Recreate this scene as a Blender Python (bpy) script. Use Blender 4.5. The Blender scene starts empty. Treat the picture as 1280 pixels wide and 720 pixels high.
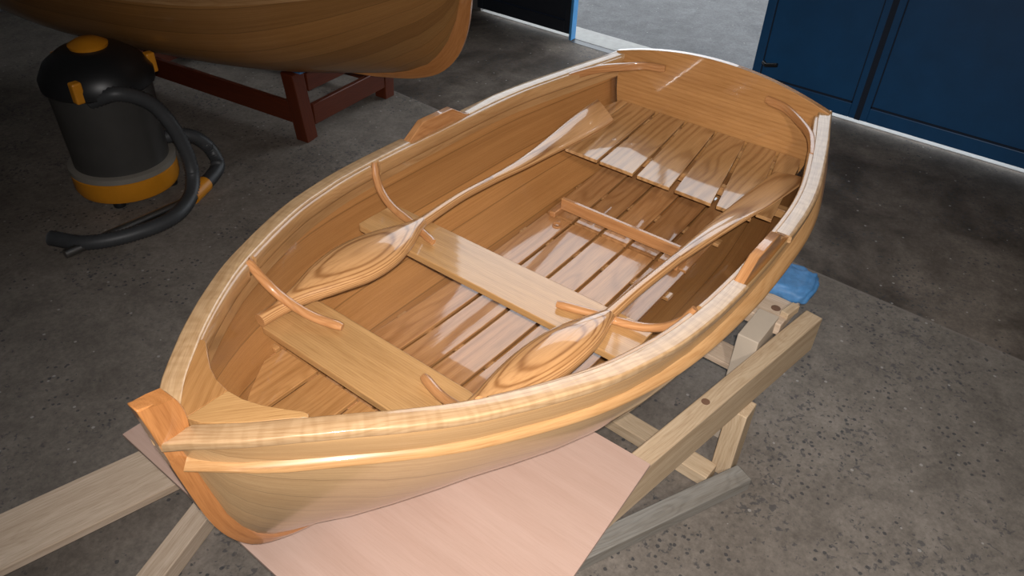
import bpy, bmesh, math, random
from mathutils import Vector, Matrix
random.seed(7)
SC = bpy.context.scene
COL = SC.collection
ZG = -0.64                     # workshop floor level (boat frame: x bow->stern, y port(+), z up)

# ------------------------------------------------------------------ camera, world, lights, exposure
CAM = Vector((-0.3271303, -0.9764693, 1.41283345))
cr = Vector((0.60946361, -0.79190733, 0.03790628))
cd = Vector((-0.46822538, -0.39811272, -0.78884172))
cf = Vector((0.63978051, 0.46302164, -0.61342633))
cam = bpy.data.cameras.new('camera'); co = bpy.data.objects.new('camera', cam); COL.objects.link(co)
co.matrix_world = Matrix(((cr.x, -cd.x, -cf.x, CAM.x), (cr.y, -cd.y, -cf.y, CAM.y), (cr.z, -cd.z, -cf.z, CAM.z), (0, 0, 0, 1)))
cam.sensor_width = 36; cam.lens = 958.0178 / 1280 * 36; cam.clip_start = .05; cam.clip_end = 200
SC.camera = co
SC.view_settings.view_transform = 'Standard'; SC.view_settings.look = 'None'
SC.view_settings.exposure = 0.0; SC.view_settings.gamma = 1; SC.view_settings.use_curve_mapping = False
W = bpy.data.worlds.new('overcast_sky'); SC.world = W; W.use_nodes = True
W.node_tree.nodes['Background'].inputs[0].default_value = (0.86, 0.93, 1.0, 1)
W.node_tree.nodes['Background'].inputs[1].default_value = 3.2

def lamp(name, kind, loc, energy, size, col, target=None):
    l = bpy.data.lights.new(name, kind); o = bpy.data.objects.new(name, l); COL.objects.link(o)
    l.energy = energy; l.color = col; o.location = loc
    if kind == 'AREA': l.shape = 'DISK'; l.size = size
    else: l.shadow_soft_size = size
    if target: o.rotation_euler = (Vector(target) - Vector(loc)).to_track_quat('-Z', 'Y').to_euler()
    return o
# the camera's own flash, a hand above the lens
fl_ = lamp('camera_flash', 'SPOT', CAM + Vector((-.02, -.03, .07)), 255, .015, (1.0, .955, .93), (1.05, -.25, 0))
fl_.data.spot_size = math.radians(112); fl_.data.spot_blend = 1.0
# added fill spot behind the photographer, evening out the flash falloff
wl = lamp('added_fill_spot', 'SPOT', (-1.15, -2.2, 2.5), 200, .14, (1.0, .94, .87), (1.5, -.75, -.2))
wl.data.spot_size = math.radians(48); wl.data.spot_blend = .8

# ------------------------------------------------------------------ small helpers
def interp(tab, x):
    if x <= tab[0][0]: return tab[0][1]
    for (a, b), (c, d) in zip(tab, tab[1:]):
        if x <= c: return b + (d - b) * (x - a) / (c - a)
    return tab[-1][1]
def smooth(tab, x):            # Catmull-Rom through a table
    n = len(tab)
    if x <= tab[0][0]: return tab[0][1]
    if x >= tab[-1][0]: return tab[-1][1]
    for i in range(n - 1):
        if x <= tab[i + 1][0]: break
    x0, y0 = tab[i]; x1, y1 = tab[i + 1]
    m0 = (y1 - (tab[i - 1][1] if i else y0)) / (x1 - (tab[i - 1][0] if i else x0))
    m1 = ((tab[i + 2][1] if i + 2 < n else y1) - y0) / ((tab[i + 2][0] if i + 2 < n else x1) - x0)
    h = x1 - x0; t = (x - x0) / h
    return (2*t**3-3*t*t+1)*y0 + (t**3-2*t*t+t)*h*m0 + (3*t*t-2*t**3)*y1 + (t**3-t*t)*h*m1
def vsm(pts, n):               # resample 3-D points smoothly
    P = [Vector(p) for p in pts]; s = [0]
    for a, b in zip(P, P[1:]): s.append(s[-1] + (b - a).length)
    T = [[(q, p[k]) for q, p in zip(s, P)] for k in range(3)]
    return [Vector([smooth(T[k], s[-1] * i / (n - 1)) for k in range(3)]) for i in range(n)]

def link(name, verts, faces, mat, parent=None, g=None, sharp=35, bevel=0, flat=False):
    me = bpy.data.meshes.new(name); me.from_pydata([tuple(v) for v in verts], [], faces); me.update()
    bm = bmesh.new(); bm.from_mesh(me); bmesh.ops.recalc_face_normals(bm, faces=bm.faces)
    bm.to_mesh(me); bm.free()
    if g is not None:
        at = me.attributes.new('g', 'FLOAT_VECTOR', 'POINT')
        for i, q in enumerate(g): at.data[i].vector = q
    if not flat:
        for p in me.polygons: p.use_smooth = True
        me.set_sharp_from_angle(angle=math.radians(sharp))
    o = bpy.data.objects.new(name, me); COL.objects.link(o)
    if mat: me.materials.append(mat)
    if parent: o.parent = parent
    if bevel:
        b = o.modifiers.new('bevel', 'BEVEL'); b.width = bevel; b.segments = 2; b.limit_method = 'ANGLE'; b.angle_limit = math.radians(40)
    return o
def empty(name, loc, label, cat, group=None):
    o = bpy.data.objects.new(name, None); COL.objects.link(o); o.empty_display_size = .1
    o.location = loc; tag(o, label, cat, group); return o
def tag(o, label=None, cat=None, group=None, kind=None):
    if label: o['label'] = label
    if cat: o['category'] = cat
    if group: o['group'] = group
    if kind: o['kind'] = kind
    return o
def under(o, parent):          # keep world position while parenting to an empty that only translates
    o.parent = parent; o.location = Vector(o.location) - Vector(parent.location); return o

_seed = [0]
def gofs():
    _seed[0] += 1; r = random.Random(_seed[0] * 13 + 5)
    return r.uniform(-5, 5), r.uniform(-.05, .05), r.uniform(-.004, .004)
def plank(name, a, b, w, t, mat, parent=None, up=(0, 0, 1), bevel=.0015, w2=None, cut=None):
    """board from a to b (centre line of its TOP face), width w, thickness t"""
    a = Vector(a); b = Vector(b); d = (b - a); L = d.length; d.normalize()
    up = Vector(up); s = up.cross(d).normalized(); u = d.cross(s).normalized()
    w2 = w2 or w; n = 6; V = []; G = []; F = []; o = gofs()
    for i in range(n + 1):
        f = i / n; c = a + d * L * f; ww = (w + (w2 - w) * f) / 2
        for sy, su in ((-1, 0), (1, 0), (1, -1), (-1, -1)):
            V.append(c + s * sy * ww + u * su * t); G.append((L * f + o[0], sy * ww + o[1], su * t + o[2]))
    for i in range(n):
        for k in range(4): F.append((i*4+k, i*4+(k+1) % 4, i*4+4+(k+1) % 4, i*4+4+k))
    F.append((0, 1, 2, 3)); F.append(tuple(n*4+k for k in (3, 2, 1, 0)))
    return link(name, V, F, mat, parent, G, bevel=bevel)
def slab(name, poly, ztop, t, mat, parent=None, along=(1, 0), bevel=.0015, zf=None):
    """flat piece with plan outline poly [(x,y)], top at ztop or zf(x,y)"""
    o = gofs(); al = Vector(along).normalized(); ac = Vector((-al.y, al.x)); n = len(poly); V = []; G = []
    for lay in (0, -t):
        for x, y in poly:
            z = (zf(x, y) if zf else ztop) + lay
            V.append((x, y, z)); G.append((x*al.x+y*al.y+o[0], x*ac.x+y*ac.y+o[1], lay+o[2]))
    F = [tuple(range(n)), tuple(range(2*n-1, n-1, -1))] + [(i, (i+1) % n, n+(i+1) % n, n+i) for i in range(n)]
    return link(name, V, F, mat, parent, G, bevel=bevel)
def strip_slab(name, xs, yl, yr, zt, t, mat, parent=None, bevel=.0015):
    """long slat following functions of x: left edge yl, right edge yr, top zt"""
    o = gofs(); V = []; G = []; F = []
    for x in xs:
        z = zt(x); a, b = yl(x), yr(x)
        for y, zz in ((a, 0), (b, 0), (b, -t), (a, -t)):
            V.append((x, y, z + zz)); G.append((x + o[0], y - (yl(xs[0]) + yr(xs[0])) / 2 + o[1], zz + o[2]))
    n = len(xs)
    for i in range(n - 1):
        for k in range(4): F.append((i*4+k, i*4+(k+1) % 4, i*4+4+(k+1) % 4, i*4+4+k))
    F.append((0, 1, 2, 3)); F.append(tuple((n-1)*4+k for k in (3, 2, 1, 0)))
    return link(name, V, F, mat, parent, G, bevel=bevel)
def sweep(name, path, prof, mat, parent=None, up=(0, 0, 1), sides=None, scale=None, sharp=50):
    """sweep profile [(a,b)]: a along side vector, b along up vector"""
    n = len(path); m = len(prof); V = []; G = []; F = []; L = 0; o = gofs()
    for i, p in enumerate(path):
        d = (path[min(i+1, n-1)] - path[max(i-1, 0)]).normalized()
        if sides: s = Vector(sides[i]).normalized(); s = (s - d * s.dot(d)).normalized(); u = d.cross(s); u = -u if u.dot(Vector(up)) < 0 else u
        else:
            s = Vector(up).cross(d).normalized(); u = d.cross(s).normalized()
        if i: L += (p - path[i-1]).length
        k = scale[i] if scale else 1
        k = k if isinstance(k, tuple) else (k, k)
        for a, b in prof:
            V.append(p + s * a * k[0] + u * b * k[1]); G.append((L + o[0], a * k[0] + o[1], b * k[1] + o[2]))
    for i in range(n - 1):
        for k in range(m): F.append((i*m+k, i*m+(k+1) % m, (i+1)*m+(k+1) % m, (i+1)*m+k))
    F.append(tuple(range(m))); F.append(tuple((n-1)*m+k for k in reversed(range(m))))
    return link(name, V, F, mat, parent, G, sharp=sharp)
def rrect(a0, a1, b0, b1, r, n=3):
    out = []
    for cx, cy, st in ((a1-r, b1-r, 0), (a0+r, b1-r, 90), (a0+r, b0+r, 180), (a1-r, b0+r, 270)):
        for k in range(n + 1):
            t = math.radians(st + 90 * k / n); out.append((cx + r*math.cos(t), cy + r*math.sin(t)))
    return out
def circ(r, n=12, rb=None): return [(r*math.cos(2*math.pi*k/n), (rb or r)*math.sin(2*math.pi*k/n)) for k in range(n)]
def lathe(name, prof, mat, parent=None, n=40, loc=(0, 0, 0)):
    V = []; F = []
    for r, z in prof:
        for k in range(n):
            t = 2*math.pi*k/n; V.append((loc[0] + r*math.cos(t), loc[1] + r*math.sin(t), loc[2] + z))
    m = len(prof)
    for i in range(m-1):
        for k in range(n): F.append((i*n+k, i*n+(k+1) % n, (i+1)*n+(k+1) % n, (i+1)*n+k))
    F.append(tuple(range(n))); F.append(tuple((m-1)*n+k for k in range(n)))
    return link(name, V, F, mat, parent, sharp=40)
def boxes(name, lst, mat, parent=None, bevel=0):
    V = []; F = []
    for (x0, x1, y0, y1, z0, z1) in lst:
        i = len(V); V += [(x, y, z) for z in (z0, z1) for x, y in ((x0, y0), (x1, y0), (x1, y1), (x0, y1))]
        F += [(i, i+1, i+2, i+3), (i+4, i+5, i+6, i+7)] + [(i+k, i+(k+1) % 4, i+4+(k+1) % 4, i+4+k) for k in range(4)]
    return link(name, V, F, mat, parent, bevel=bevel, flat=True)

# ------------------------------------------------------------------ materials
def new_mat(name):
    m = bpy.data.materials.new(name); m.use_nodes = True; nt = m.node_tree
    return m, nt, nt.nodes['Principled BSDF']
def N(nt, t, **kw):
    n = nt.nodes.new(t)
    for k, v in kw.items(): setattr(n, k, v)
    return n
def math_n(nt, op, a, b=None, c=None):
    n = N(nt, 'ShaderNodeMath', operation=op)
    for i, v in enumerate((a, b, c)):
        if v is None: continue
        if isinstance(v, (int, float)): n.inputs[i].default_value = v
        else: nt.links.new(v, n.inputs[i])
    return n.outputs[0]
def mix_c(nt, f, a, b, typ='MIX'):
    n = N(nt, 'ShaderNodeMix', data_type='RGBA', blend_type=typ)
    for i, v in ((0, f), (6, a), (7, b)):
        if isinstance(v, (int, float)): n.inputs[i].default_value = v
        elif isinstance(v, tuple): n.inputs[i].default_value = (*v, 1)
        else: nt.links.new(v, n.inputs[i])
    return n.outputs[2]
def noise(nt, vec, scale, detail=3, rough=.5, dist=0):
    n = N(nt, 'ShaderNodeTexNoise'); n.inputs['Scale'].default_value = scale; n.inputs['Detail'].default_value = detail
    n.inputs['Roughness'].default_value = rough; n.inputs['Distortion'].default_value = dist
    if vec is not None: nt.links.new(vec, n.inputs['Vector'])
    return n.outputs['Fac']
def scaled(nt, vec, s):
    n = N(nt, 'ShaderNodeMapping'); n.inputs['Scale'].default_value = s; nt.links.new(vec, n.inputs['Vector']); return n.outputs[0]
def ramp(nt, f, stops):
    n = N(nt, 'ShaderNodeValToRGB'); nt.links.new(f, n.inputs[0]); e = n.color_ramp.elements
    while len(e) < len(stops): e.new(.5)
    for x, (p, c) in zip(e, stops): x.position = p; x.color = (*c, 1)
    return n.outputs[0]

def wood(name, light, dark, rings=130, ringamt=.5, coat=1.0, rough=.35, strakes=False, flatlayers=False, vary=.25, fine=1.0, bump=.02, figure=0, ringsharp=1.0):
    m, nt, bs = new_mat(name)
    at = N(nt, 'ShaderNodeAttribute', attribute_name='g').outputs['Vector']
    sep = N(nt, 'ShaderNodeSeparateXYZ'); nt.links.new(at, sep.inputs[0]); X, Y, Z = sep.outputs
    oi = N(nt, 'ShaderNodeObjectInfo').outputs['Random']
    comb = N(nt, 'ShaderNodeCombineXYZ'); nt.links.new(X, comb.inputs[0])
    wv = N(nt, 'ShaderNodeCombineXYZ')
    nt.links.new(math_n(nt, 'MULTIPLY', X, 1.3), wv.inputs[0]); nt.links.new(math_n(nt, 'MULTIPLY', Y, 5), wv.inputs[1])
    nt.links.new(math_n(nt, 'MULTIPLY', oi, 20), wv.inputs[2])
    warp = noise(nt, wv.outputs[0], 1.6, 2, .5)
    wz = math_n(nt, 'MULTIPLY_ADD', warp, .22, -.085)
    if flatlayers:
        r = math_n(nt, 'ADD', Z, math_n(nt, 'MULTIPLY', warp, .012))
    else:
        yy = math_n(nt, 'MULTIPLY', Y, Y); zz = math_n(nt, 'ADD', Z, wz); zz2 = math_n(nt, 'MULTIPLY', zz, zz)
        r = math_n(nt, 'SQRT', math_n(nt, 'ADD', yy, zz2))
    sn = math_n(nt, 'SINE', math_n(nt, 'MULTIPLY', r, rings * 6.283))
    ring = math_n(nt, 'POWER', math_n(nt, 'MULTIPLY_ADD', sn, .5, .5), 2.2 * ringsharp)
    pores = noise(nt, scaled(nt, at, (14, 420, 420)), 1, 3, .65)
    med = noise(nt, scaled(nt, at, (2.2, 38, 38)), 1, 3, .6)
    big = noise(nt, scaled(nt, at, (1.5, 6, 6)), 1, 2, .5)
    base = mix_c(nt, math_n(nt, 'MULTIPLY', ring, ringamt), light, dark)
    c2 = ramp(nt, pores, [(.3, (.72, .66, .6)), (.55, (1, 1, 1))])
    base = mix_c(nt, .75*fine, base, c2, 'MULTIPLY')
    c3 = ramp(nt, med, [(.3, (.82, .77, .7)), (.7, (1.08, 1.08, 1.06))])
    base = mix_c(nt, .8*fine, base, c3, 'MULTIPLY')
    if strakes:                                   # one tone per strake and a fine seam
        fl = math_n(nt, 'FLOOR', Z); fr = math_n(nt, 'FRACT', Z)
        wn = N(nt, 'ShaderNodeTexWhiteNoise', noise_dimensions='1D'); nt.links.new(fl, wn.inputs['W'])
        tone = ramp(nt, wn.outputs['Value'], [(0, (.78, .72, .66)), (.5, (1, 1, 1)), (1, (1.08, 1.0, .92))])
        base = mix_c(nt, .8, base, tone, 'MULTIPLY')
        d = math_n(nt, 'ABSOLUTE', math_n(nt, 'SUBTRACT', fr, .5)); seam = math_n(nt, 'GREATER_THAN', d, .483)
        base = mix_c(nt, math_n(nt, 'MULTIPLY', seam, .6), base, (dark[0]*.5, dark[1]*.5, dark[2]*.5))
    else:
        tone = ramp(nt, oi, [(0, (1-vary, 1-vary*1.15, 1-vary*1.3)), (.5, (1, 1, 1)), (1, (1+vary*.3, 1+vary*.2, 1+vary*.1))])
        base = mix_c(nt, 1, base, tone, 'MULTIPLY')
    c4 = ramp(nt, big, [(.3, (.88, .84, .8)), (.7, (1.05, 1.05, 1.05))])
    base = mix_c(nt, .7, base, c4, 'MULTIPLY')
    if figure:                                    # ripples across the grain
        fg = noise(nt, scaled(nt, at, (55, 9, 9)), 1, 1, .4, .3)
        base = mix_c(nt, figure, base, ramp(nt, fg, [(.4, (.78, .7, .6)), (.58, (1.12, 1.12, 1.12))]), 'MULTIPLY')
    nt.links.new(base, bs.inputs['Base Color'])
    bs.inputs['Roughness'].default_value = rough
    bs.inputs['Specular IOR Level'].default_value = .3 if coat else .2
    bs.inputs['Coat Weight'].default_value = coat; bs.inputs['Coat Roughness'].default_value = .05; bs.inputs['Coat IOR'].default_value = 1.5
    bp = N(nt, 'ShaderNodeBump'); bp.inputs['Strength'].default_value = bump * 10; bp.inputs['Distance'].default_value = .0006
    nt.links.new(pores, bp.inputs['Height']); nt.links.new(bp.outputs[0], bs.inputs['Normal'])
    if coat:
        b2 = N(nt, 'ShaderNodeBump'); b2.inputs['Strength'].default_value = .25; b2.inputs['Distance'].default_value = .0006
        nt.links.new(med, b2.inputs['Height']); nt.links.new(b2.outputs[0], bs.inputs['Coat Normal'])
    return m
def simple(name, col, rough=.5, metal=0, nscale=0, namt=.2, coat=0, spec=.5, bump=0):
    m, nt, bs = new_mat(name)
    bs.inputs['Base Color'].default_value = (*col, 1); bs.inputs['Roughness'].default_value = rough; bs.inputs['Metallic'].default_value = metal
    bs.inputs['Coat Weight'].default_value = coat; bs.inputs['Specular IOR Level'].default_value = spec
    if nscale:
        tc = N(nt, 'ShaderNodeTexCoord').outputs['Object']; f = noise(nt, tc, nscale, 5, .6)
        c = mix_c(nt, f, tuple(v*(1-namt) for v in col), tuple(min(1, v*(1+namt)) for v in col)); nt.links.new(c, bs.inputs['Base Color'])
        if bump:
            b = N(nt, 'ShaderNodeBump'); b.inputs['Strength'].default_value = bump; b.inputs['Distance'].default_value = .004
            nt.links.new(f, b.inputs['Height']); nt.links.new(b.outputs[0], bs.inputs['Normal'])
    return m
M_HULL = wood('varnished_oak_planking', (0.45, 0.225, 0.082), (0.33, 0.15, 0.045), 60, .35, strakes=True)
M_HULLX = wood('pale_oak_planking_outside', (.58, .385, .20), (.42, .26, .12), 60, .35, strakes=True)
M_RAIL = wood('varnished_oak_rail', (0.53, 0.36, 0.205), (0.39, 0.235, 0.11), 90, .45, vary=.12, figure=.35)
M_RAILP = wood('varnished_oak_rail_plain', (0.50, 0.295, 0.135), (0.37, 0.19, 0.07), 90, .4, vary=.15)
M_SLAT = wood('varnished_ash_slat', (0.5, 0.26, 0.11), (0.29, 0.125, 0.042), 36, .45, vary=.3)
M_SLATP = wood('varnished_pale_slat', (0.54, 0.31, 0.135), (0.28, 0.13, 0.045), 40, .6, vary=.16)
M_THW = wood('varnished_oak_thwart', (0.50, 0.29, 0.12), (0.38, 0.20, 0.075), 160, .35, vary=.06)
M_KNEE = wood('varnished_knee_wood', (0.52, 0.26, 0.11), (0.36, 0.15, 0.05), 90, .4, vary=.1)
M_STEM = wood('reddish_stem_wood', (0.5, 0.215, 0.07), (0.38, 0.145, 0.04), 60, .3, vary=.05)
M_TRAN = wood('varnished_transom_wood', (0.48, 0.25, 0.095), (0.34, 0.16, 0.05), 60, .4, vary=.1)
M_OAR = wood('carved_oar_wood', (0.56, 0.31, 0.135), (0.22, 0.085, 0.022), 230, .75, flatlayers=True, vary=.05, ringsharp=1.6)
M_PINE = wood('raw_pine_timber', (0.60, 0.475, 0.335), (0.48, 0.35, 0.22), 110, .4, coat=0, rough=.75, vary=.12)
M_PINE2 = wood('rough_sawn_board', (0.60, 0.49, 0.39), (0.47, 0.36, 0.27), 90, .3, coat=0, rough=.85, vary=.15)
M_PINEW = simple('whitewashed_block', (.50, .42, .33), .8, nscale=9, namt=.12)
M_KNOT = simple('dark_knot', (.16, .085, .05), .8, nscale=60, namt=.3)
M_GREY = wood('weathered_grey_board', (0.27, 0.265, 0.25), (0.18, 0.175, 0.165), 80, .4, coat=0, rough=.9, vary=.1)
M_PLY = wood('pink_plywood_face', (0.49, 0.345, 0.285), (0.44, 0.295, 0.235), 9, .3, coat=0, rough=.6, vary=.02, fine=.3)
M_RED = wood('dark_red_stained_timber', (.10, .018, .004), (.06, .011, .003), 70, .3, coat=.3, rough=.55, vary=.1)
M_BOAT2 = wood('oak_planking_shade_tinted', (.34, .175, .06), (.25, .115, .034), 60, .4, strakes=True, coat=.5)  # darker copy of the oak, background shade painted into its colour

M_BLUE = simple('blue_painted_steel', (.006, .068, .185), .45, nscale=6, namt=.25)
M_BLUELIT = simple('blue_paint_lit_tint', (.06, .25, .52), .45, nscale=9, namt=.15)  # lighter blue for the lit edge strip, the light painted into the colour
M_TAPE = simple('blue_wrapped_foam', (.06, .19, .40), .6, nscale=40, namt=.45, bump=.6)
M_BLACK = simple('black_plastic', (.012, .012, .013), .4)
M_DRUM = simple('dark_grey_drum_plastic', (.05, .048, .045), .4, nscale=8, namt=.3)
M_YEL = simple('orange_yellow_plastic', (.62, .24, .012), .45, nscale=12, namt=.15)
M_BAND = simple('pale_dusty_band', (.22, .2, .17), .6, nscale=10, namt=.2)
M_HOSE = simple('dark_grey_hose_rubber', (.045, .047, .05), .5, nscale=14, namt=.3)
M_TUBE = simple('dull_metal_tube', (.3, .3, .3), .35, metal=1)
M_WALL = simple('workshop_plaster', (.11, .105, .10), .9, nscale=3, namt=.25)
M_CEIL = simple('workshop_ceiling', (.16, .13, .10), .9, nscale=2, namt=.2)
M_SILL = simple('pale_concrete_sill', (.34, .33, .31), .9, nscale=20, namt=.25)
M_FRAME = simple('window_frame_paint', (.10, .14, .18), .6)
M_BLUESHADE = simple('blue_paint_shade_tinted', (.010, .014, .022), .6, nscale=5, namt=.4)  # left leaf's blue made near-black: its shade is put into the colour
M_DARKG = simple('dark_groove', (.004, .012, .03), .7)

def concrete(name, a, b, spots, speck, two=None):
    m, nt, bs = new_mat(name); tc = N(nt, 'ShaderNodeTexCoord').outputs['Object']
    f1 = noise(nt, tc, 1.3, 6, .62); f2 = noise(nt, tc, 60, 4, .7); f3 = noise(nt, tc, 7, 6, .7, .6)
    c = ramp(nt, f1, [(.3, a), (.7, b)])
    c = mix_c(nt, .75, c, ramp(nt, f2, [(.25, (.6, .6, .6)), (.75, (1.3, 1.3, 1.3))]), 'MULTIPLY')
    c = mix_c(nt, .8, c, ramp(nt, f3, [(.35, (.7, .69, .68)), (.65, (1.15, 1.15, 1.15))]), 'MULTIPLY')
    if two:                                       # older, oil-dark slab behind the joint
        sx = N(nt, 'ShaderNodeSeparateXYZ'); nt.links.new(tc, sx.inputs[0])
        u = math_n(nt, 'ADD', math_n(nt, 'SUBTRACT', sx.outputs[0], 2.93), math_n(nt, 'MULTIPLY', math_n(nt, 'SUBTRACT', sx.outputs[1], 2.0), -.05))
        k = ramp(nt, u, [(0, (0, 0, 0)), (.012, (1, 1, 1))])
        blot = ramp(nt, noise(nt, tc, 2.1, 5, .6, .4), [(.38, (.28, .24, .21)), (.62, (.85, .8, .76))])
        c = mix_c(nt, k, c, mix_c(nt, 1, c, blot, 'MULTIPLY'))
        jl = math_n(nt, 'LESS_THAN', math_n(nt, 'ABSOLUTE', math_n(nt, 'SUBTRACT', u, .005)), .006)
        c = mix_c(nt, math_n(nt, 'MULTIPLY', jl, .5), c, (.22, .19, .17))
    if spots:                                     # dark grit pressed into the slab
        v = N(nt, 'ShaderNodeTexVoronoi'); v.inputs['Scale'].default_value = 34; v.inputs['Randomness'].default_value = 1
        nt.links.new(tc, v.inputs['Vector']); msk = noise(nt, tc, 3.1, 4, .6)
        wob = noise(nt, tc, 90, 2, .5)
        d = math_n(nt, 'ADD', v.outputs['Distance'], math_n(nt, 'MULTIPLY', wob, .25))
        s = math_n(nt, 'MULTIPLY', math_n(nt, 'LESS_THAN', d, .34), math_n(nt, 'GREATER_THAN', msk, .53))
        c = mix_c(nt, math_n(nt, 'MULTIPLY', s, spots), c, (.035, .037, .042))
        gr = noise(nt, tc, 48, 3, .6, .3); gm = noise(nt, tc, 2.4, 4, .6)
        gs = ramp(nt, math_n(nt, 'ADD', gr, math_n(nt, 'MULTIPLY', gm, .55)), [(.90, (0, 0, 0)), (.97, (1, 1, 1))])
        c = mix_c(nt, math_n(nt, 'MULTIPLY', gs, .65), c, (.05, .051, .055))
    if speck:
        v = N(nt, 'ShaderNodeTexVoronoi'); v.inputs['Scale'].default_value = 13; nt.links.new(tc, v.inputs['Vector'])
        s = math_n(nt, 'LESS_THAN', v.outputs['Distance'], .075)
        c = mix_c(nt, math_n(nt, 'MULTIPLY', s, speck), c, (.45, .43, .4))
    nt.links.new(c, bs.inputs['Base Color']); bs.inputs['Roughness'].default_value = .75; bs.inputs['Specular IOR Level'].default_value = .3
    bp = N(nt, 'ShaderNodeBump'); bp.inputs['Strength'].default_value = .35; bp.inputs['Distance'].default_value = .004
    nt.links.new(f2, bp.inputs['Height']); nt.links.new(bp.outputs[0], bs.inputs['Normal'])
    return m
M_FLOOR = concrete('worn_concrete_floor', (.15, .128, .108), (.215, .186, .158), .75, .5, True)
M_YARD = concrete('yard_concrete', (.082, .080, .081), (.112, .110, .111), .15, .3)

# ------------------------------------------------------------------ the room
WX = 4.55                                          # plane of the door wall
fl = boxes('floor', [(-3.2, WX, -3.4, 5.6, ZG-.1, ZG)], M_FLOOR); tag(fl, 'worn grey concrete workshop floor with dark grit marks', kind='structure')
yd = boxes('yard', [(WX+.24, 34, -12, 20, ZG-.12, ZG-.02)], M_YARD); tag(yd, 'grey concrete yard outside the open door', kind='structure')
tr = boxes('trim_threshold', [(WX, WX+.24, -3.4, 5.6, ZG-.1, ZG+.004)], M_SILL, bevel=.004); tag(tr, kind='structure')
WY1 = 3.45; CZ = 4.5
DZ = 1.55                                          # head of the door opening
LY0, LY1 = -1.25, .67                              # closed right leaves
RY0, RY1 = 2.10, 3.0                               # left leaf
boxes('wall_door_side', [(WX, WX+.22, -3.4, LY0, ZG, CZ), (WX, WX+.22, RY1, 5.6, ZG, DZ), (WX, WX+.22, WY1, 5.6, DZ, CZ),
      (WX, WX+.22, LY0, WY1, DZ, DZ+.06), (WX, WX+.22, LY0, -.3, DZ, CZ), (WX, WX+.22, -.3, WY1, CZ-.15, CZ)], M_WALL)['kind'] = 'structure'
boxes('wall_left', [(-3.2, WX, 5.6, 5.75, ZG, CZ)], M_WALL)['kind'] = 'structure'
boxes('wall_right', [(-3.2, WX, -3.55, -3.4, ZG, CZ)], M_WALL)['kind'] = 'structure'
boxes('wall_back', [(-3.35, -3.2, -3.4, 5.6, ZG, CZ)], M_WALL)['kind'] = 'structure'
boxes('ceiling', [(-3.35, WX+.22, -3.55, 5.75, CZ, CZ+.12)], M_CEIL)['kind'] = 'structure'
wf = boxes('window_1', [(WX+.06, WX+.12, -.3, -.24, DZ+.06, CZ-.15), (WX+.06, WX+.12, WY1-.06, WY1, DZ+.06, CZ-.15),
      (WX+.06, WX+.12, -.24, WY1-.06, DZ+.06, DZ+.09), (WX+.06, WX+.12, 1.36, 1.40, DZ+.09, CZ-.15)], M_FRAME); wf['kind'] = 'structure'
# right-hand steel leaves, closed
x0, x1 = WX-.045, WX-.005
def leaf(name, y0, y1, mat, fmat, parent=None):
    """steel leaf with a raised frame and a sunk panel"""
    zb, zt, s = ZG+.042, DZ, .055
    o = boxes(name, [(x0+.012, x1, y0+.004, y1-.004, zb, zt)], mat); o['kind'] = 'structure'
    boxes('door_frame', [(x0, x0+.02, y1-s, y1, zb, zt), (x0, x0+.02, y0, y0+s, zb, zt), (x0, x0+.02, y0+s, y1-s, zb, zb+.09), (x0, x0+.02, y0+s, y1-s, zt-.09, zt)], fmat, o, bevel=.004)
    boxes('panel_groove', [(x0+.006, x0+.014, y1-s-.006, y1-s, zb+.09, zt-.09), (x0+.006, x0+.014, y0+s, y0+s+.006, zb+.09, zt-.09), (x0+.006, x0+.014, y0+s, y1-s, zb+.09, zb+.1)], M_DARKG, o)
    return o
d1 = leaf('door_1', -.05, LY1, M_BLUE, M_BLUE)
d2 = leaf('door_2', LY0, -.052, M_BLUE, M_BLUE)
d3 = leaf('door_3', RY0, RY1, M_BLUESHADE, M_BLUESHADE)
boxes('trim_meeting_stile', [(x0-.003, x0+.012, -.068, -.034, ZG+.042, DZ)], M_DARKG)['kind'] = 'structure'
boxes('trim_jamb', [(x0-.012, x1+.01, RY0-.022, RY0, ZG+.004, DZ)], M_BLUELIT, bevel=.003)['kind'] = 'structure'
sweep('door_latch', [Vector((x0-.02, .60, -.40)), Vector((x0-.045, .575, -.405)), Vector((x0-.05, .50, -.385))], circ(.013, 10), M_BLACK, d1)
boxes('trim_door_track', [(WX-.07, WX-.001, LY1, RY0-.03, ZG-.05, ZG+.0015)], M_BLACK)['kind'] = 'structure'

# ------------------------------------------------------------------ hull lines
L = 2.2
HB = [(0, .003), (.012, .012), (.04, .045), (.075, .088), (.11, .126), (.15, .162), (.2, .207), (.25, .248), (.3, .288), (.4, .359), (.5, .415), (.6, .464), (.7, .505), (.8, .533), (.9, .554), (1.05, .570), (1.2, .576), (1.3, .577), (1.47, .574), (1.64, .564), (1.78, .541), (2.0, .481), (2.1, .448), (2.22, .408)]
def b(x): return smooth(HB, x)
SH0 = [(0, .388), (.04, .394), (.08, .397), (.14, .3965), (.2, .394), (.25, .3895), (.3, .3831)]
def S(x): return smooth(SH0, x) if x < .3 else .429 - .172*x + .063*x*x
def zf(x): return -.023 + .069*(x-1.169)**2
STEM = [(0, .482), (.013, .382), (.029, .27), (.056, .116), (.088, .026), (.137, -.047), (.23, -.110), (.30, -.137), (.36, -.153), (.6, -.176), (1.1, -.187), (1.7, -.178), (2.2, -.15)]
RAB = [(.045, .392), (.049, .362), (.058, .315), (.071, .233), (.093, .107), (.125, .017), (.184, -.055), (.3, -.105), (.6, -.143), (1.1, -.156), (1.7, -.135), (2.2, -.085)]
FULL_BOW = True
def zk(x): return interp(RAB, x) if x < .3 else smooth(RAB, x)
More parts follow.
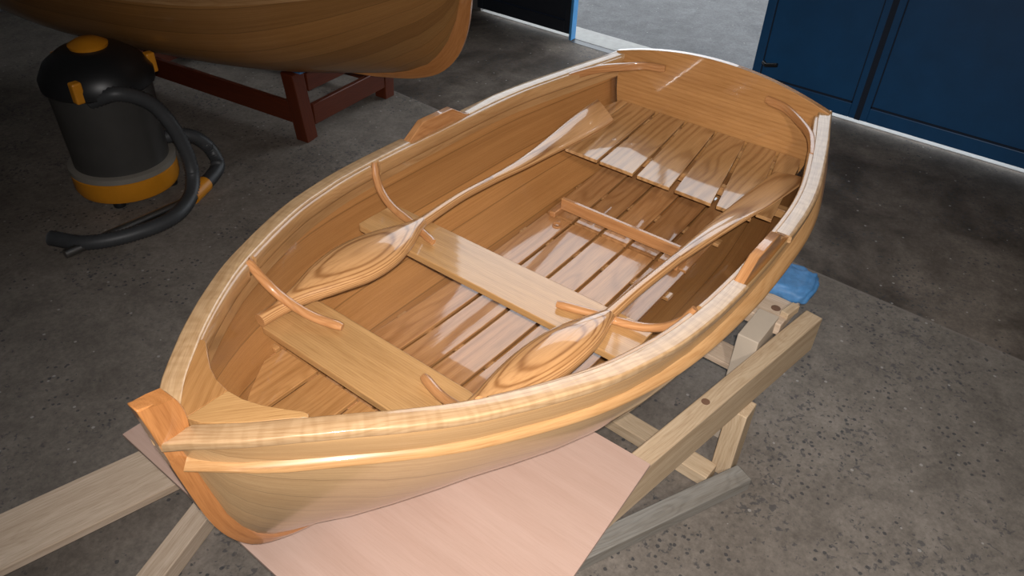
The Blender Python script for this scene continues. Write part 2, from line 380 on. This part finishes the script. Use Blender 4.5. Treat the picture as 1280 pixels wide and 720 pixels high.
def sec(x, v):
    k = min(1, max(0, (x - .05) / .75)); k = k*k*(3-2*k)
    p = 1.25 + 1.25*k; q = 1.08 + .75*k
    if FULL_BOW:
        j = min(1, max(0, (x - .045) / .27)); p = max(p, 1.25 + .85*j); q = 1.08 + .10*j + .12*k + .28*min(1, max(0, (x-.72)/.3))
    if x > 1.5: p += .9*(x-1.5)/.7; q += .15*(x-1.5)/.7
    return (1-(1-v)**p)**(1/q)
def hb(x): return max(.012, b(x) - .020 - .012*math.exp(-(x-.045)/.08))
def hull_y(x, z):              # inner half-breadth at height z
    zs = S(x)-.004; k = zk(x)
    if z <= k: return 0
    return max(0, hb(x)*sec(x, min(1, (z-k)/(zs-k))) - .014)

def make_hull(name, mat, parent, strk=7, inner=None):
    xs = [.045, .047, .05, .054, .06, .068, .08, .095, .115, .14, .17, .205, .25, .3, .36, .43, .5, .58, .66, .75, .85, .95, 1.05, 1.15, 1.25, 1.35, 1.45, 1.55, 1.65, 1.75, 1.85, 1.95, 2.05, 2.13, 2.2]
    m = 22; V = []; G = []; F = []
    for x in xs:
        zs = S(x)-.004; k = zk(x)
        half = []
        for j in range(m+1):
            v = 1 - math.sin((j/m)*math.pi/2)**1.25 if False else (1-j/m)**1.35
            half.append((hb(x)*sec(x, v), k+(zs-k)*v))
        gl = [0]
        for a, c in zip(half, half[1:]): gl.append(gl[-1] + math.hypot(a[0]-c[0], a[1]-c[1]))
        row = [(x, y, z, g, g/gl[-1]) for (y, z), g in zip(half, gl)]
        full = [(x, y, z, g, t*strk) for x, y, z, g, t in row] + [(x, -y, z, -g-1.3, 20+t*strk) for x, y, z, g, t in reversed(row[:-1])]
        for q in full: V.append(q[:3]); G.append((q[0], q[3], q[4]))
    n = len(xs); w = 2*m+1
    for i in range(n-1):
        for j in range(w-1): F.append((i*w+j, i*w+j+1, (i+1)*w+j+1, (i+1)*w+j))
    me = bpy.data.meshes.new(name); me.from_pydata(V, [], F); me.update()
    at = me.attributes.new('g', 'FLOAT_VECTOR', 'POINT')
    for i, q in enumerate(G): at.data[i].vector = q
    for p in me.polygons: p.use_smooth = True
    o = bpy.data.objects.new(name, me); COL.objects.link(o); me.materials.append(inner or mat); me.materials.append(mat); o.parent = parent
    s = o.modifiers.new('solid', 'SOLIDIFY'); s.thickness = .012; s.offset = NRM_SIGN; s.material_offset = 1
    return o
NRM_SIGN = -1

def side_frames(xs, zoff, sgn, inset=0):
    P = []; Sd = []
    for x in xs:
        y = b(x)-(inset(x) if callable(inset) else inset); dy = (b(x+.01)-b(x-.01))/.02
        P.append(Vector((x, sgn*y, S(x)+zoff))); Sd.append(Vector((dy, -sgn, 0)))   # side vector points inboard
    return P, Sd
def rng(a, c, n): return [a+(c-a)*i/(n-1) for i in range(n)]

def stem_mesh(name, mat, parent):
    outer = vsm([(x, 0, z) for x, z in STEM[:9]], 30) + [Vector((x, 0, smooth(STEM, x))) for x in rng(.45, 2.2, 14)]
    V = []; G = []; F = []
    inn = vsm([(x+.012, 0, z) for x, z in [(.045, .47)]+RAB[1:8]], 30) + [Vector((x, 0, zk(x)+.012)) for x in rng(.45, 2.2, 14)]
    L0 = 0
    for i, (a, c) in enumerate(zip(outer, inn)):
        if i: L0 += (a-outer[i-1]).length
        d = (c-a).length
        wo, wi = (.007, .019) if i < 30 else (.012, .014)
        if i < 6: wo = .0145
        for y, p, q in ((wo, a, 0), (wi, a.lerp(c, .55), .5), (wi, c, 1), (-wi, c, 1), (-wi, a.lerp(c, .55), .5), (-wo, a, 0)):
            V.append((p.x, y, p.z)); G.append((L0, q*d, y))
    n = len(outer)
    for i in range(n-1):
        for k in range(6): F.append((i*6+k, i*6+(k+1) % 6, i*6+6+(k+1) % 6, i*6+6+k))
    F.append((0, 1, 2, 3, 4, 5)); F.append(tuple((n-1)*6+k for k in range(5, -1, -1)))
    return link(name, V, F, mat, parent, G, sharp=30)

def head_block(parent):        # stem head standing proud of the gunwales, its back edge curved
    prof = [(-.003, .486), (.020, .4785), (.044, .471), (.060, .466), (.066, .452), (.0705, .432), (.0725, .410), (.072, .384), (.012, .384), (.006, .43)]
    V = []; G = []; n = len(prof)
    for y in (.0155, -.0155):
        for x, z in prof: V.append((x, y, z)); G.append((z+2, x, y))
    F = [tuple(range(n)), tuple(range(2*n-1, n-1, -1))]+[(i, (i+1) % n, n+(i+1) % n, n+i) for i in range(n)]
    return link('stem_head', V, F, M_STEM, parent, G, sharp=25, bevel=.0035)

def transom(parent):
    V = []; G = []; F = []; x0 = 2.188; x1 = 2.212; out = []
    zs = S(2.2)+.002; hb_ = b(2.2)-.004
    for i in range(25):                                   # crowned top, port to starboard
        y = hb_ - 2*hb_*i/24; out.append((y, zs+.068*(1-(y/hb_)**2)))
    k = zk(2.2)
    for j in range(1, 24):
        v = 1-j/24; out.append((-hb(2.2)*sec(2.2, v), k+(zs-k)*v))
    out.append((0, k))
    for j in range(23, 0, -1):
        v = 1-j/24; out.append((hb(2.2)*sec(2.2, v), k+(zs-k)*v))
    n = len(out)
    for x in (x0, x1):
        for y, z in out: V.append((x, y, z)); G.append((y+3, z*1.0+.03, x-2.2))
    F = [tuple(range(n)), tuple(range(2*n-1, n-1, -1))]+[(i, (i+1) % n, n+(i+1) % n, n+i) for i in range(n)]
    return link('transom', V, F, M_TRAN, parent, G, bevel=.002)

# ------------------------------------------------------------------ the dinghy
boat = empty('rowing_dinghy', (0, 0, 0), 'glossy varnished dinghy with two oars inside, resting on the pink plywood sheet', 'boat')
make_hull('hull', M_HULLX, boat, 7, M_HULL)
stem_mesh('stem_and_keel', M_STEM, boat); head_block(boat); transom(boat)
PA, PB = 1.192, 1.472                                  # rowlock gap
for sg in (1, -1):
    prof = rrect(0, .044, -.022, 0, .005)
    for nm, a, c in (('gunwale', .0115, PA), ('gunwale', PB, 2.222)):
        P, Sd = side_frames(rng(a, c, 40 if a < 1 else 22), 0, sg); sweep(nm, P, prof, M_RAIL, boat, sides=Sd, scale=[(min(1, max(.05, (b(p.x)-.0015)*math.hypot(q.x, 1)/.044)), 1) for p, q in zip(P, Sd)])
    for a, c in ((.205, .440), (.474, 1.004), (1.044, 2.17)):     # inner rail under the cap, let in around the knees
        P, Sd = side_frames(rng(a, c, max(8, int((c-a)*26))), .0, sg, .041)
        sweep('inwale', P, rrect(-.004, .017, -.048, -.003, .008), M_RAILP, boat, sides=Sd)
    P, Sd = side_frames(rng(.030, 2.215, 56), -.060, sg, lambda x: -.013*min(1, max(0, (x-.7)/.6)))
    sweep('rub_rail', P, [(-.003, -.030), (.040, -.030), (.040, .006), (.026, .0), (.006, -.015), (-.003, -.022)], M_RAILP, boat, sides=Sd, sharp=60, scale=[(1, min(1, .35+i*.22)) for i in range(56)])
    # rowlock pad: upstand with ramped ends
    V = []; G = []; F = []
    for x, h in ((PA-.006, -.004), (PA+.004, .004), (1.257, .044), (1.392, .044), (PB-.02, .006), (PB+.004, -.002)):
        for yy, hh in ((.040, 1), (.014, 1), (.014, 0), (.040, 0)):
            V.append((x, sg*(b(x)-yy), S(x)+(h if hh else -.034))); G.append((x, yy, hh*.04))
    for i in range(5):
        for k in range(4): F.append((i*4+k, i*4+(k+1) % 4, i*4+4+(k+1) % 4, i*4+4+k))
    F += [(0, 1, 2, 3), (23, 22, 21, 20)]
    link('rowlock_pad', V, F, M_KNEE, boat, G, bevel=.003)
    # breasthook half
    pl = [(.0735, sg*.0005)]
    for x in rng(.05, .215, 16):                          # outer edge butts against the gunwale
        q = (b(x+.01)-b(x-.01))/.02; h = math.hypot(q, 1); px, py = x+.0435*q/h, b(x)-.0435/h
        if py > .004 and px > .0745 and px < .216: pl.append((px, sg*py))
    pl += [(.2165, sg*.152), (.214, sg*.142), (.196, sg*.112), (.176, sg*.074), (.164, sg*.038), (.160, sg*.0005)]
    slab('breasthook', pl, 0, .02, M_THW if sg < 0 else M_TRAN, boat, along=(.8, sg*.6), zf=lambda x, y: S(x)-.0004, bevel=.0008)  # port half more orange, partly a lighting difference painted in
    # hanging knees on both thwarts
    def knee(name, pts, r=.0105):
        P = vsm(pts, 22); sc = [(1, 1)]*22; sc = [((.75 if i < 1 or i > 20 else 1),)*2 for i in range(22)]
        return sweep(name, P, circ(r, 12, r*1.15), M_KNEE, boat, up=(1, 0, .2), scale=sc)
    knee('hanging_knee', [(.457, sg*.345, .362), (.466, sg*.334, .332), (.48, sg*.308, .288), (.492, sg*.262, .258), (.508, sg*.20, .238), (.533, sg*.128, .229)])
    knee('hanging_knee', [(1.025, sg*.516, .319), (1.012, sg*.500, .284), (.995, sg*.462, .252), (.98, sg*.405, .233), (.958, sg*.30, .228), (.93, sg*.205, .228)])
    # quarter knee between gunwale and transom
    P = vsm([(1.935, sg*.452, S(1.94)-.006), (1.99, sg*.432, S(2)-.006), (2.06, sg*.398, S(2.06)-.006), (2.125, sg*.335, S(2.1)-.004), (2.165, sg*.27, .352), (2.180, sg*.196, .356)], 24)
    sweep('quarter_knee', P, rrect(-.008, .008, -.022, .006, .004), M_KNEE, boat, scale=[(.8, .8)]+[1]*22+[(.8, .8)])

# sole: slats in two panels, battens below them
HW = .006
edges = [(-.275, -.162), (-.162, -.054), (-.054, .054), (.054, .162), (.162, .275)]
for k, (a, c) in enumerate(edges):
    for xa, xb in ((.46, 1.574), (1.583, 2.17)):
        def lo(x, a=a): return max(a+HW, -(hull_y(x, zf(x)-.004)-.004))
        def hi(x, c=c): return min(c-HW, hull_y(x, zf(x)-.004)-.004)
        xs = [x for x in rng(xa, xb, 34) if hi(x)-lo(x) > .02]
        strip_slab('floor_slat', xs, hi, lo, zf, .011, M_SLAT, boat)
for x in (.60, .87, 1.17, 1.46, 1.80, 2.05):
    w = min(.285, hull_y(x, zf(x)-.02)-.004)
    plank('floor_batten', (x, -w, zf(x)-.0112), (x, w, zf(x)-.0112), .034, .012, M_SLATP, boat)
# raised bow platform of slats, its battens at both ends
for sg in (1, -1):
    for a, c in ((.005, .130), (.140, .262), (.272, .42)):
        lim = lambda x: hull_y(x, .135)-.003
        xs = [x for x in rng(.13, .452, 24) if lim(x) > a+.012]
        hi = lambda x, c=c: min(c, lim(x)); lo = lambda x, a=a: a
        strip_slab('bow_platform_slat', xs, (hi if sg > 0 else (lambda x: -lo(x))), (lo if sg > 0 else (lambda x: -hi(x))), lambda x: .14, .012, M_TRAN, boat)
for x in (.24, .438):
    w = hull_y(x, .12)-.003
    plank('platform_batten', (x, -w, .1278), (x, w, .1278), .030, .014, M_KNEE, boat)
# foot brace with two feet
plank('foot_brace', (1.606, -.228, .052), (1.606, .228, .052), .016, .044, M_KNEE, boat, bevel=.003)
for sg in (1, -1): plank('brace_foot', (1.560, sg*.236, zf(1.6)+.022), (1.632, sg*.236, zf(1.6)+.022), .024, .022, M_KNEE, boat, bevel=.004)
lathe('drain_plug', [(.004, .0), (.011, .001), (.014, .004), (.016, .004), (.017, 0)], M_KNEE, boat, 24, (1.535, .195, zf(1.535)))
# thwarts
def rpoly(pts, r, n=4):
    out = []; m = len(pts)
    for i in range(m):
        p = Vector(pts[i]); a = (Vector(pts[i-1])-p).normalized(); c = (Vector(pts[(i+1) % m])-p).normalized()
        for k in range(n+1):
            t = k/n; out.append(tuple(p + a*r*(1-t)**2 + c*r*t*t))
    return out
slab('thwart', rpoly([(.422, -.292), (.574, -.242), (.574, .262), (.422, .292)], .016), .217, .020, M_THW, boat, along=(0, 1), bevel=.002)
slab('thwart', rpoly([(.869, -.436), (1.014, -.436), (1.014, .436), (.869, .436)], .014), .217, .020, M_THW, boat, along=(0, 1), bevel=.002)
# stern bench of fore-and-aft slats
def SEAT(x): return .140 + .085*(x-1.765)
F0 = [(.422, .341), (.334, .200), (.189, .057), (.040, -.084), (-.104, -.235), (-.253, -.372), (-.381, -.43)]
B0 = [(.398, .331), (.325, .208), (.193, .084), (.072, -.040), (-.050, -.157), (-.168, -.275), (-.286, -.37)]
for k, ((fa, fb), (ba, bb)) in enumerate(zip(F0, B0)):
    xf = 1.765 if 0 < k < 6 else 1.80
    def lerpx(a, c): return lambda x: a+(c-a)*(x-1.765)/.42
    lim = lambda x: hull_y(x, .14)-.003
    l1, l2 = lerpx(fa, ba), lerpx(fb, bb)
    strip_slab('stern_seat_slat', rng(xf, 2.186, 9), lambda x: min(lim(x), l1(x)), lambda x: max(-lim(x), l2(x)), lambda x: SEAT(x), .012, M_SLATP, boat)
for x in (1.90, 2.15):
    w = hull_y(x, .13)-.002
    plank('seat_bearer', (x, -w, SEAT(x)-.0135), (x, w, SEAT(x)-.0135), .03, .03, M_SLATP, boat)

# ------------------------------------------------------------------ oars
def oar(name, st, label, tilt):
    """st: (x, y, z, half width, half thickness, tilt) - grip, swelled loom, thin shaft, broad blade"""
    root = empty(name, (st[0][0], st[0][1], st[0][2]), label, 'oar', 'carved sculls lying in the dinghy')
    def part(nm, sts, n):
        T = [[(s[0], s[k]) for s in sts] for k in range(1, 6)]
        V = []; G = []; F = []; m = 20
        xs = rng(sts[0][0], sts[-1][0], n)
        for x in xs:
            y, z, w, h, tl = [smooth(t, x) for t in T]
            for j in range(m):
                t = 2*math.pi*j/m; ca, sa = math.cos(t), math.sin(t)
                ca = math.copysign(abs(ca)**.9, ca); sa = math.copysign(abs(sa)**.9, sa)
                dy = ca*w*math.cos(tl) - sa*h*math.sin(tl); dz = ca*w*math.sin(tl) + sa*h*math.cos(tl)
                V.append((x, y+dy, z+dz)); G.append((x*.35, ca*w*.35, sa*h*1.0+abs(ca)*w*.02))
        for i in range(n-1):
            for k in range(m): F.append((i*m+k, i*m+(k+1) % m, (i+1)*m+(k+1) % m, (i+1)*m+k))
        F.append(tuple(range(m))); F.append(tuple((n-1)*m+k for k in reversed(range(m))))
        o = link(nm, V, F, M_OAR, None, G, sharp=60); o.parent = root; o.location = -Vector(root.location); return o
    i1 = next(i for i, s in enumerate(st) if s[3] < .0171 and s[0] > .8); i2 = i1+2
    part('loom', st[:i1+1], 44); part('shaft', st[i1:i2+1], 20); part('blade', st[i2:], 30)
    return root
oar('oar', [(.420, .282, .238, .0165, .0165, 0), (.47, .281, .240, .018, .018, 0), (.53, .279, .244, .028, .022, .05), (.61, .275, .249, .055, .027, .1), (.70, .268, .251, .074, .030, .12), (.79, .265, .250, .070, .029, .1), (.87, .268, .246, .048, .025, .06), (.93, .276, .241, .026, .020, 0), (.975, .285, .237, .0155, .0155, 0),
     (1.15, .298, .232, .0135, .0135, 0), (1.30, .296, .226, .0135, .0125, .1), (1.45, .293, .221, .020, .011, .45), (1.62, .304, .212, .030, .009, .6), (1.80, .318, .203, .044, .007, .66), (1.95, .328, .199, .052, .006, .66), (2.02, .332, .198, .052, .005, .66)],
    'oar lying along the far side of the dinghy, its swelled loom under the bow knee', 0)
oar('oar', [(.430, -.262, .238, .0165, .0165, 0), (.48, -.272, .240, .018, .018, 0), (.54, -.286, .244, .028, .022, 0), (.62, -.303, .249, .050, .028, 0), (.71, -.315, .252, .062, .031, 0), (.80, -.324, .252, .058, .031, 0), (.87, -.330, .247, .045, .027, 0), (.93, -.333, .242, .027, .020, 0), (.965, -.333, .238, .0165, .0155, 0),
     (1.10, -.334, .234, .0155, .0140, 0), (1.30, -.343, .228, .0165, .0130, 0), (1.45, -.349, .218, .026, .011, -.05), (1.62, -.358, .207, .038, .009, -.1), (1.80, -.369, .193, .050, .007, -.12), (1.98, -.378, .180, .056, .006, -.12), (2.05, -.380, .176, .055, .005, -.12)],
    'oar lying along the near side of the dinghy, oval grain rings on its loom', 0)

# ------------------------------------------------------------------ cradle under the dinghy
ply = slab('plywood_sheet', [(.145, -.56), (.98, -.512), (.98, .64), (.165, .64)], -.190, .010, M_PLY, None, along=(0, 1), bevel=.001)
tag(ply, 'pink-faced plywood sheet under the bow of the dinghy', 'board')
cr_ = empty('timber_cradle', (1.4, -.3, ZG), 'raw pine trestle cradle of beams, posts and crossbars carrying the dinghy', 'trestle')
def ctr(o): return under(o, cr_)
zb = -.2006
ctr(plank('beam', (.62, -.422, zb), (1.905, -.623, zb), .062, .142, M_PINE, bevel=.004))
ctr(plank('beam', (.62, .47, zb), (1.90, .62, zb), .062, .142, M_PINE, bevel=.004))
for sg, yy in ((-1, -.615), (1, .575)):
    ctr(plank('post', (1.495, yy+.003, -.343), (1.495, yy+.003, ZG+.001), .08, .065, M_PINE, up=(0, sg, 0), bevel=.003))
    ctr(plank('post', (.68, sg*.44, -.343), (.68, sg*.44, ZG+.001), .07, .05, M_PINE, up=(0, sg, 0), bevel=.003))
ctr(plank('crossbar', (1.405, -.57, -.585), (1.455, .53, -.585), .075, .05, M_PINE, bevel=.003))
ctr(plank('crossbar', (1.68, -.60, -.335), (1.72, .58, -.335), .10, .022, M_PINE2, bevel=.002))
ctr(plank('end_crossbar', (1.83, -.565, -.180), (1.86, .60, -.180), .17, .045, M_PINE2, bevel=.003))
ctr(boxes('corner_block', [(1.60, 1.77, -.545, -.475, ZG+.001, -.168)], M_PINEW, bevel=.003))
ctr(plank('wedge', (1.79, -.552, -.160), (1.862, -.566, -.160), .028, .03, M_PINE, bevel=.003))
kp = Vector((1.294, -.520, zb)); ctr(lathe('knot', [(.013, -.002), (.013, .0006), (.001, .0008)], M_KNOT, None, 20, kp))
ctr(lathe('knot', [(.016, -.002), (.016, .0008), (.001, .001)], M_KNOT, None, 20, (1.82, -.515, -.180)))
# blue pads that carry the stern
def pad(y, sg):
    bm = bmesh.new(); bmesh.ops.create_icosphere(bm, subdivisions=4, radius=1)
    for v in bm.verts:
        p = v.co; q = Vector([math.copysign(abs(c)**.55, c) for c in p])
        n_ = .07*math.sin(p.x*9+p.y*5)+.06*math.sin(p.y*13+p.z*7)
        v.co = Vector((q.x*.088*(1+n_*.8), q.y*.098*(1+n_*.5), q.z*.030*(1+n_)))
    me = bpy.data.meshes.new('foam_pad'); bm.to_mesh(me); bm.free(); me.materials.append(M_TAPE)
    for p in me.polygons: p.use_smooth = True
    o = bpy.data.objects.new('foam_pad', me); COL.objects.link(o); o.location = (1.965, y, -.163); o.rotation_euler = (0, 0, .12*sg); return o
pd = pad(-.492, 1); tag(pd, 'blue wrapped pad on the end of the cradle beside the stern', 'pad')
ctr(plank('end_crossbar', (2.0, -.55, -.197), (2.0, .60, -.197), .13, .06, M_PINE2, bevel=.003))
gb = plank('loose_timber', (.50, -.22, -.586), (1.475, -.655, -.586), .07, .0535, M_GREY, bevel=.004)
tag(gb, 'weathered grey timber on the floor in front of the cradle post', 'timber')
t1 = plank('loose_timber', (.72, .74, -.575), (.02, .487, -.575), .075, .0645, M_PINE2, bevel=.003)
tag(t1, 'rough pale timber on the floor just below the stem of the dinghy', 'timber')
t2 = plank('loose_board', (.42, .755, -.5445), (-.25, .92, -.5445), .20, .03, M_PINE2, bevel=.003)
tag(t2, 'wide pale board propped near the floor at the far left of the bow', 'timber')

# ------------------------------------------------------------------ second boat on the red stand
b2 = empty('rowing_boat', (2.463, 1.332, .004), 'shaded wooden boat in the background, resting on the dark red stand', 'boat')
save = (HB, STEM, RAB); FULL_BOW = False
STEM = [(0, .52), (.004, .38), (.010, .25), (.03, .10), (.075, -.01), (.15, -.085), (.25, -.125), (.33, -.14), (.40, -.148), (.6, -.156), (1.1, -.165), (1.7, -.16), (2.2, -.15)]
RAB = [(.045, .44), (.047, .38), (.054, .27), (.075, .13), (.12, .03), (.19, -.05), (.30, -.095), (.42, -.118), (.7, -.135), (1.1, -.145), (1.7, -.135), (2.2, -.10)]
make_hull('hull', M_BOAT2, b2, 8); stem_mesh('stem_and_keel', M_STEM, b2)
for sg in (1, -1):
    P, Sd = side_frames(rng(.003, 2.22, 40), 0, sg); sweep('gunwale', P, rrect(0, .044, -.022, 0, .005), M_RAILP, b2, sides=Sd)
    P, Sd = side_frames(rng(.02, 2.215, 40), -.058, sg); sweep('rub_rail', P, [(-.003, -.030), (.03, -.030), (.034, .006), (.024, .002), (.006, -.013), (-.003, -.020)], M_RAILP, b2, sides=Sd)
transom(b2)
for x0_, x1_ in ((.42, .57), (.95, 1.1)):
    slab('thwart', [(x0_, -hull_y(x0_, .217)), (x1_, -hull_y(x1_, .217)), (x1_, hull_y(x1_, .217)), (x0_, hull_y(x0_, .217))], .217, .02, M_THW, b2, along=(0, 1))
HB, STEM, RAB = save; FULL_BOW = True
b2.rotation_euler = (0, 0, math.radians(107.6)); b2.scale = (1.213, 1.213, 1.213)

rs = empty('boat_stand', (2.5, 2.9, ZG), 'dark red timber stand under the boat in the background', 'stand')
def rst(o): return under(o, rs)
ax = Vector((.992, .124, 0)); ay = Vector((-.124, .992, 0)); o0 = Vector((2.165, 2.27, ZG))
def sp(u, v, z): return o0 + ax*u + ay*v + Vector((0, 0, z))
for u in (0, .71):
    for v in (0, 1.45):
        lean = -.05 if u == 0 else .02
        rst(plank('leg', sp(u+lean, v, .415), sp(u, v, .001), .085, .085, M_RED, up=-ay if v == 0 else ay, bevel=.004))
for v in (.02, 1.40):
    rst(plank('rail', sp(.04, v, .20), sp(.67, v, .20), .03, .12, M_RED, bevel=.003))
    rst(plank('rail', sp(.02, v, .385), sp(.69, v, .385), .03, .10, M_RED, bevel=.003))
for u in (0.0, .70):
    rst(plank('long_rail', sp(u, .05, .20), sp(u, 1.40, .20), .03, .12, M_RED, bevel=.003))
for u in (0.02, .70):
    pp = slab('stand_pad', [tuple(sp(u-.08, -.03, 0)[:2]), tuple(sp(u+.06, -.03, 0)[:2]), tuple(sp(u+.06, .14, 0)[:2]), tuple(sp(u-.08, .14, 0)[:2])], ZG+.43, .014, M_TAPE, None); rst(pp)

# ------------------------------------------------------------------ vacuum cleaner
VX, VY = 1.23, 2.57
vac = empty('workshop_vacuum', (VX, VY, ZG), 'dark drum workshop vacuum with orange band beside the dark red stand', 'vacuum cleaner')
def vl(name, prof, mat): o = lathe(name, prof, mat, None, 44, (VX, VY, ZG)); return under(o, vac)
vl('base', [(.19, .03), (.235, .035), (.245, .06), (.245, .13), (.238, .135)], M_YEL)
vl('rim', [(.238, .135), (.247, .14), (.247, .165), (.235, .17)], M_BAND)
vl('drum', [(.218, .17), (.218, .25), (.222, .42), (.226, .54), (.226, .55)], M_DRUM)
vl('motor_head', [(.235, .55), (.245, .56), (.245, .60), (.21, .66), (.14, .71), (.03, .73)], M_BLACK)
vl('top_cap', [(.08, .715), (.085, .735), (.05, .755), (.01, .76)], M_YEL)
for k in range(3):
    t = math.radians(-18+120*k); un = under(boxes('latch', [(VX+.238*math.cos(t)-.022, VX+.238*math.cos(t)+.022, VY+.238*math.sin(t)-.022, VY+.238*math.sin(t)+.022, ZG+.555, ZG+.65)], M_YEL, bevel=.008), vac)
for k in range(4):
    t = math.radians(45+90*k); o = lathe('caster', [(.005, .0), (.028, .004), (.03, .03), (.02, .045)], M_BLACK, None, 16, (VX+.2*math.cos(t), VY+.2*math.sin(t), ZG)); under(o, vac)
def corr(name, pts, r, n, mat, par):
    P = vsm(pts, n); sc = [(1.0 if i % 2 else .88,)*2 for i in range(n)]
    return under(sweep(name, P, circ(r, 14), mat, None, scale=sc, sharp=80), par)
corr('hose', [(1.10, 2.42, -.10), (1.17, 2.34, -.06), (1.25, 2.32, -.09), (1.323, 2.31, -.155), (1.372, 2.29, -.26), (1.405, 2.275, -.41), (1.395, 2.25, -.53), (1.32, 2.18, -.592), (1.16, 2.095, -.603), (.968, 2.11, -.603), (.80, 2.2, -.603), (.72, 2.35, -.603)], .036, 190, M_HOSE, vac)
corr('hose', [(1.42, 2.50, -.42), (1.49, 2.455, -.413), (1.557, 2.427, -.447), (1.605, 2.40, -.52), (1.60, 2.35, -.59), (1.52, 2.29, -.603), (1.44, 2.245, -.603)], .036, 100, M_HOSE, vac)
under(sweep('hose_cuff', vsm([(1.45, 2.25, -.603), (1.33, 2.19, -.603)], 6), circ(.040, 16), M_YEL, None), vac)
under(sweep('suction_tube', vsm([(1.34, 2.19, -.612), (1.02, 2.195, -.612), (.7, 2.20, -.612)], 10), circ(.021, 14), M_TUBE, None), vac)
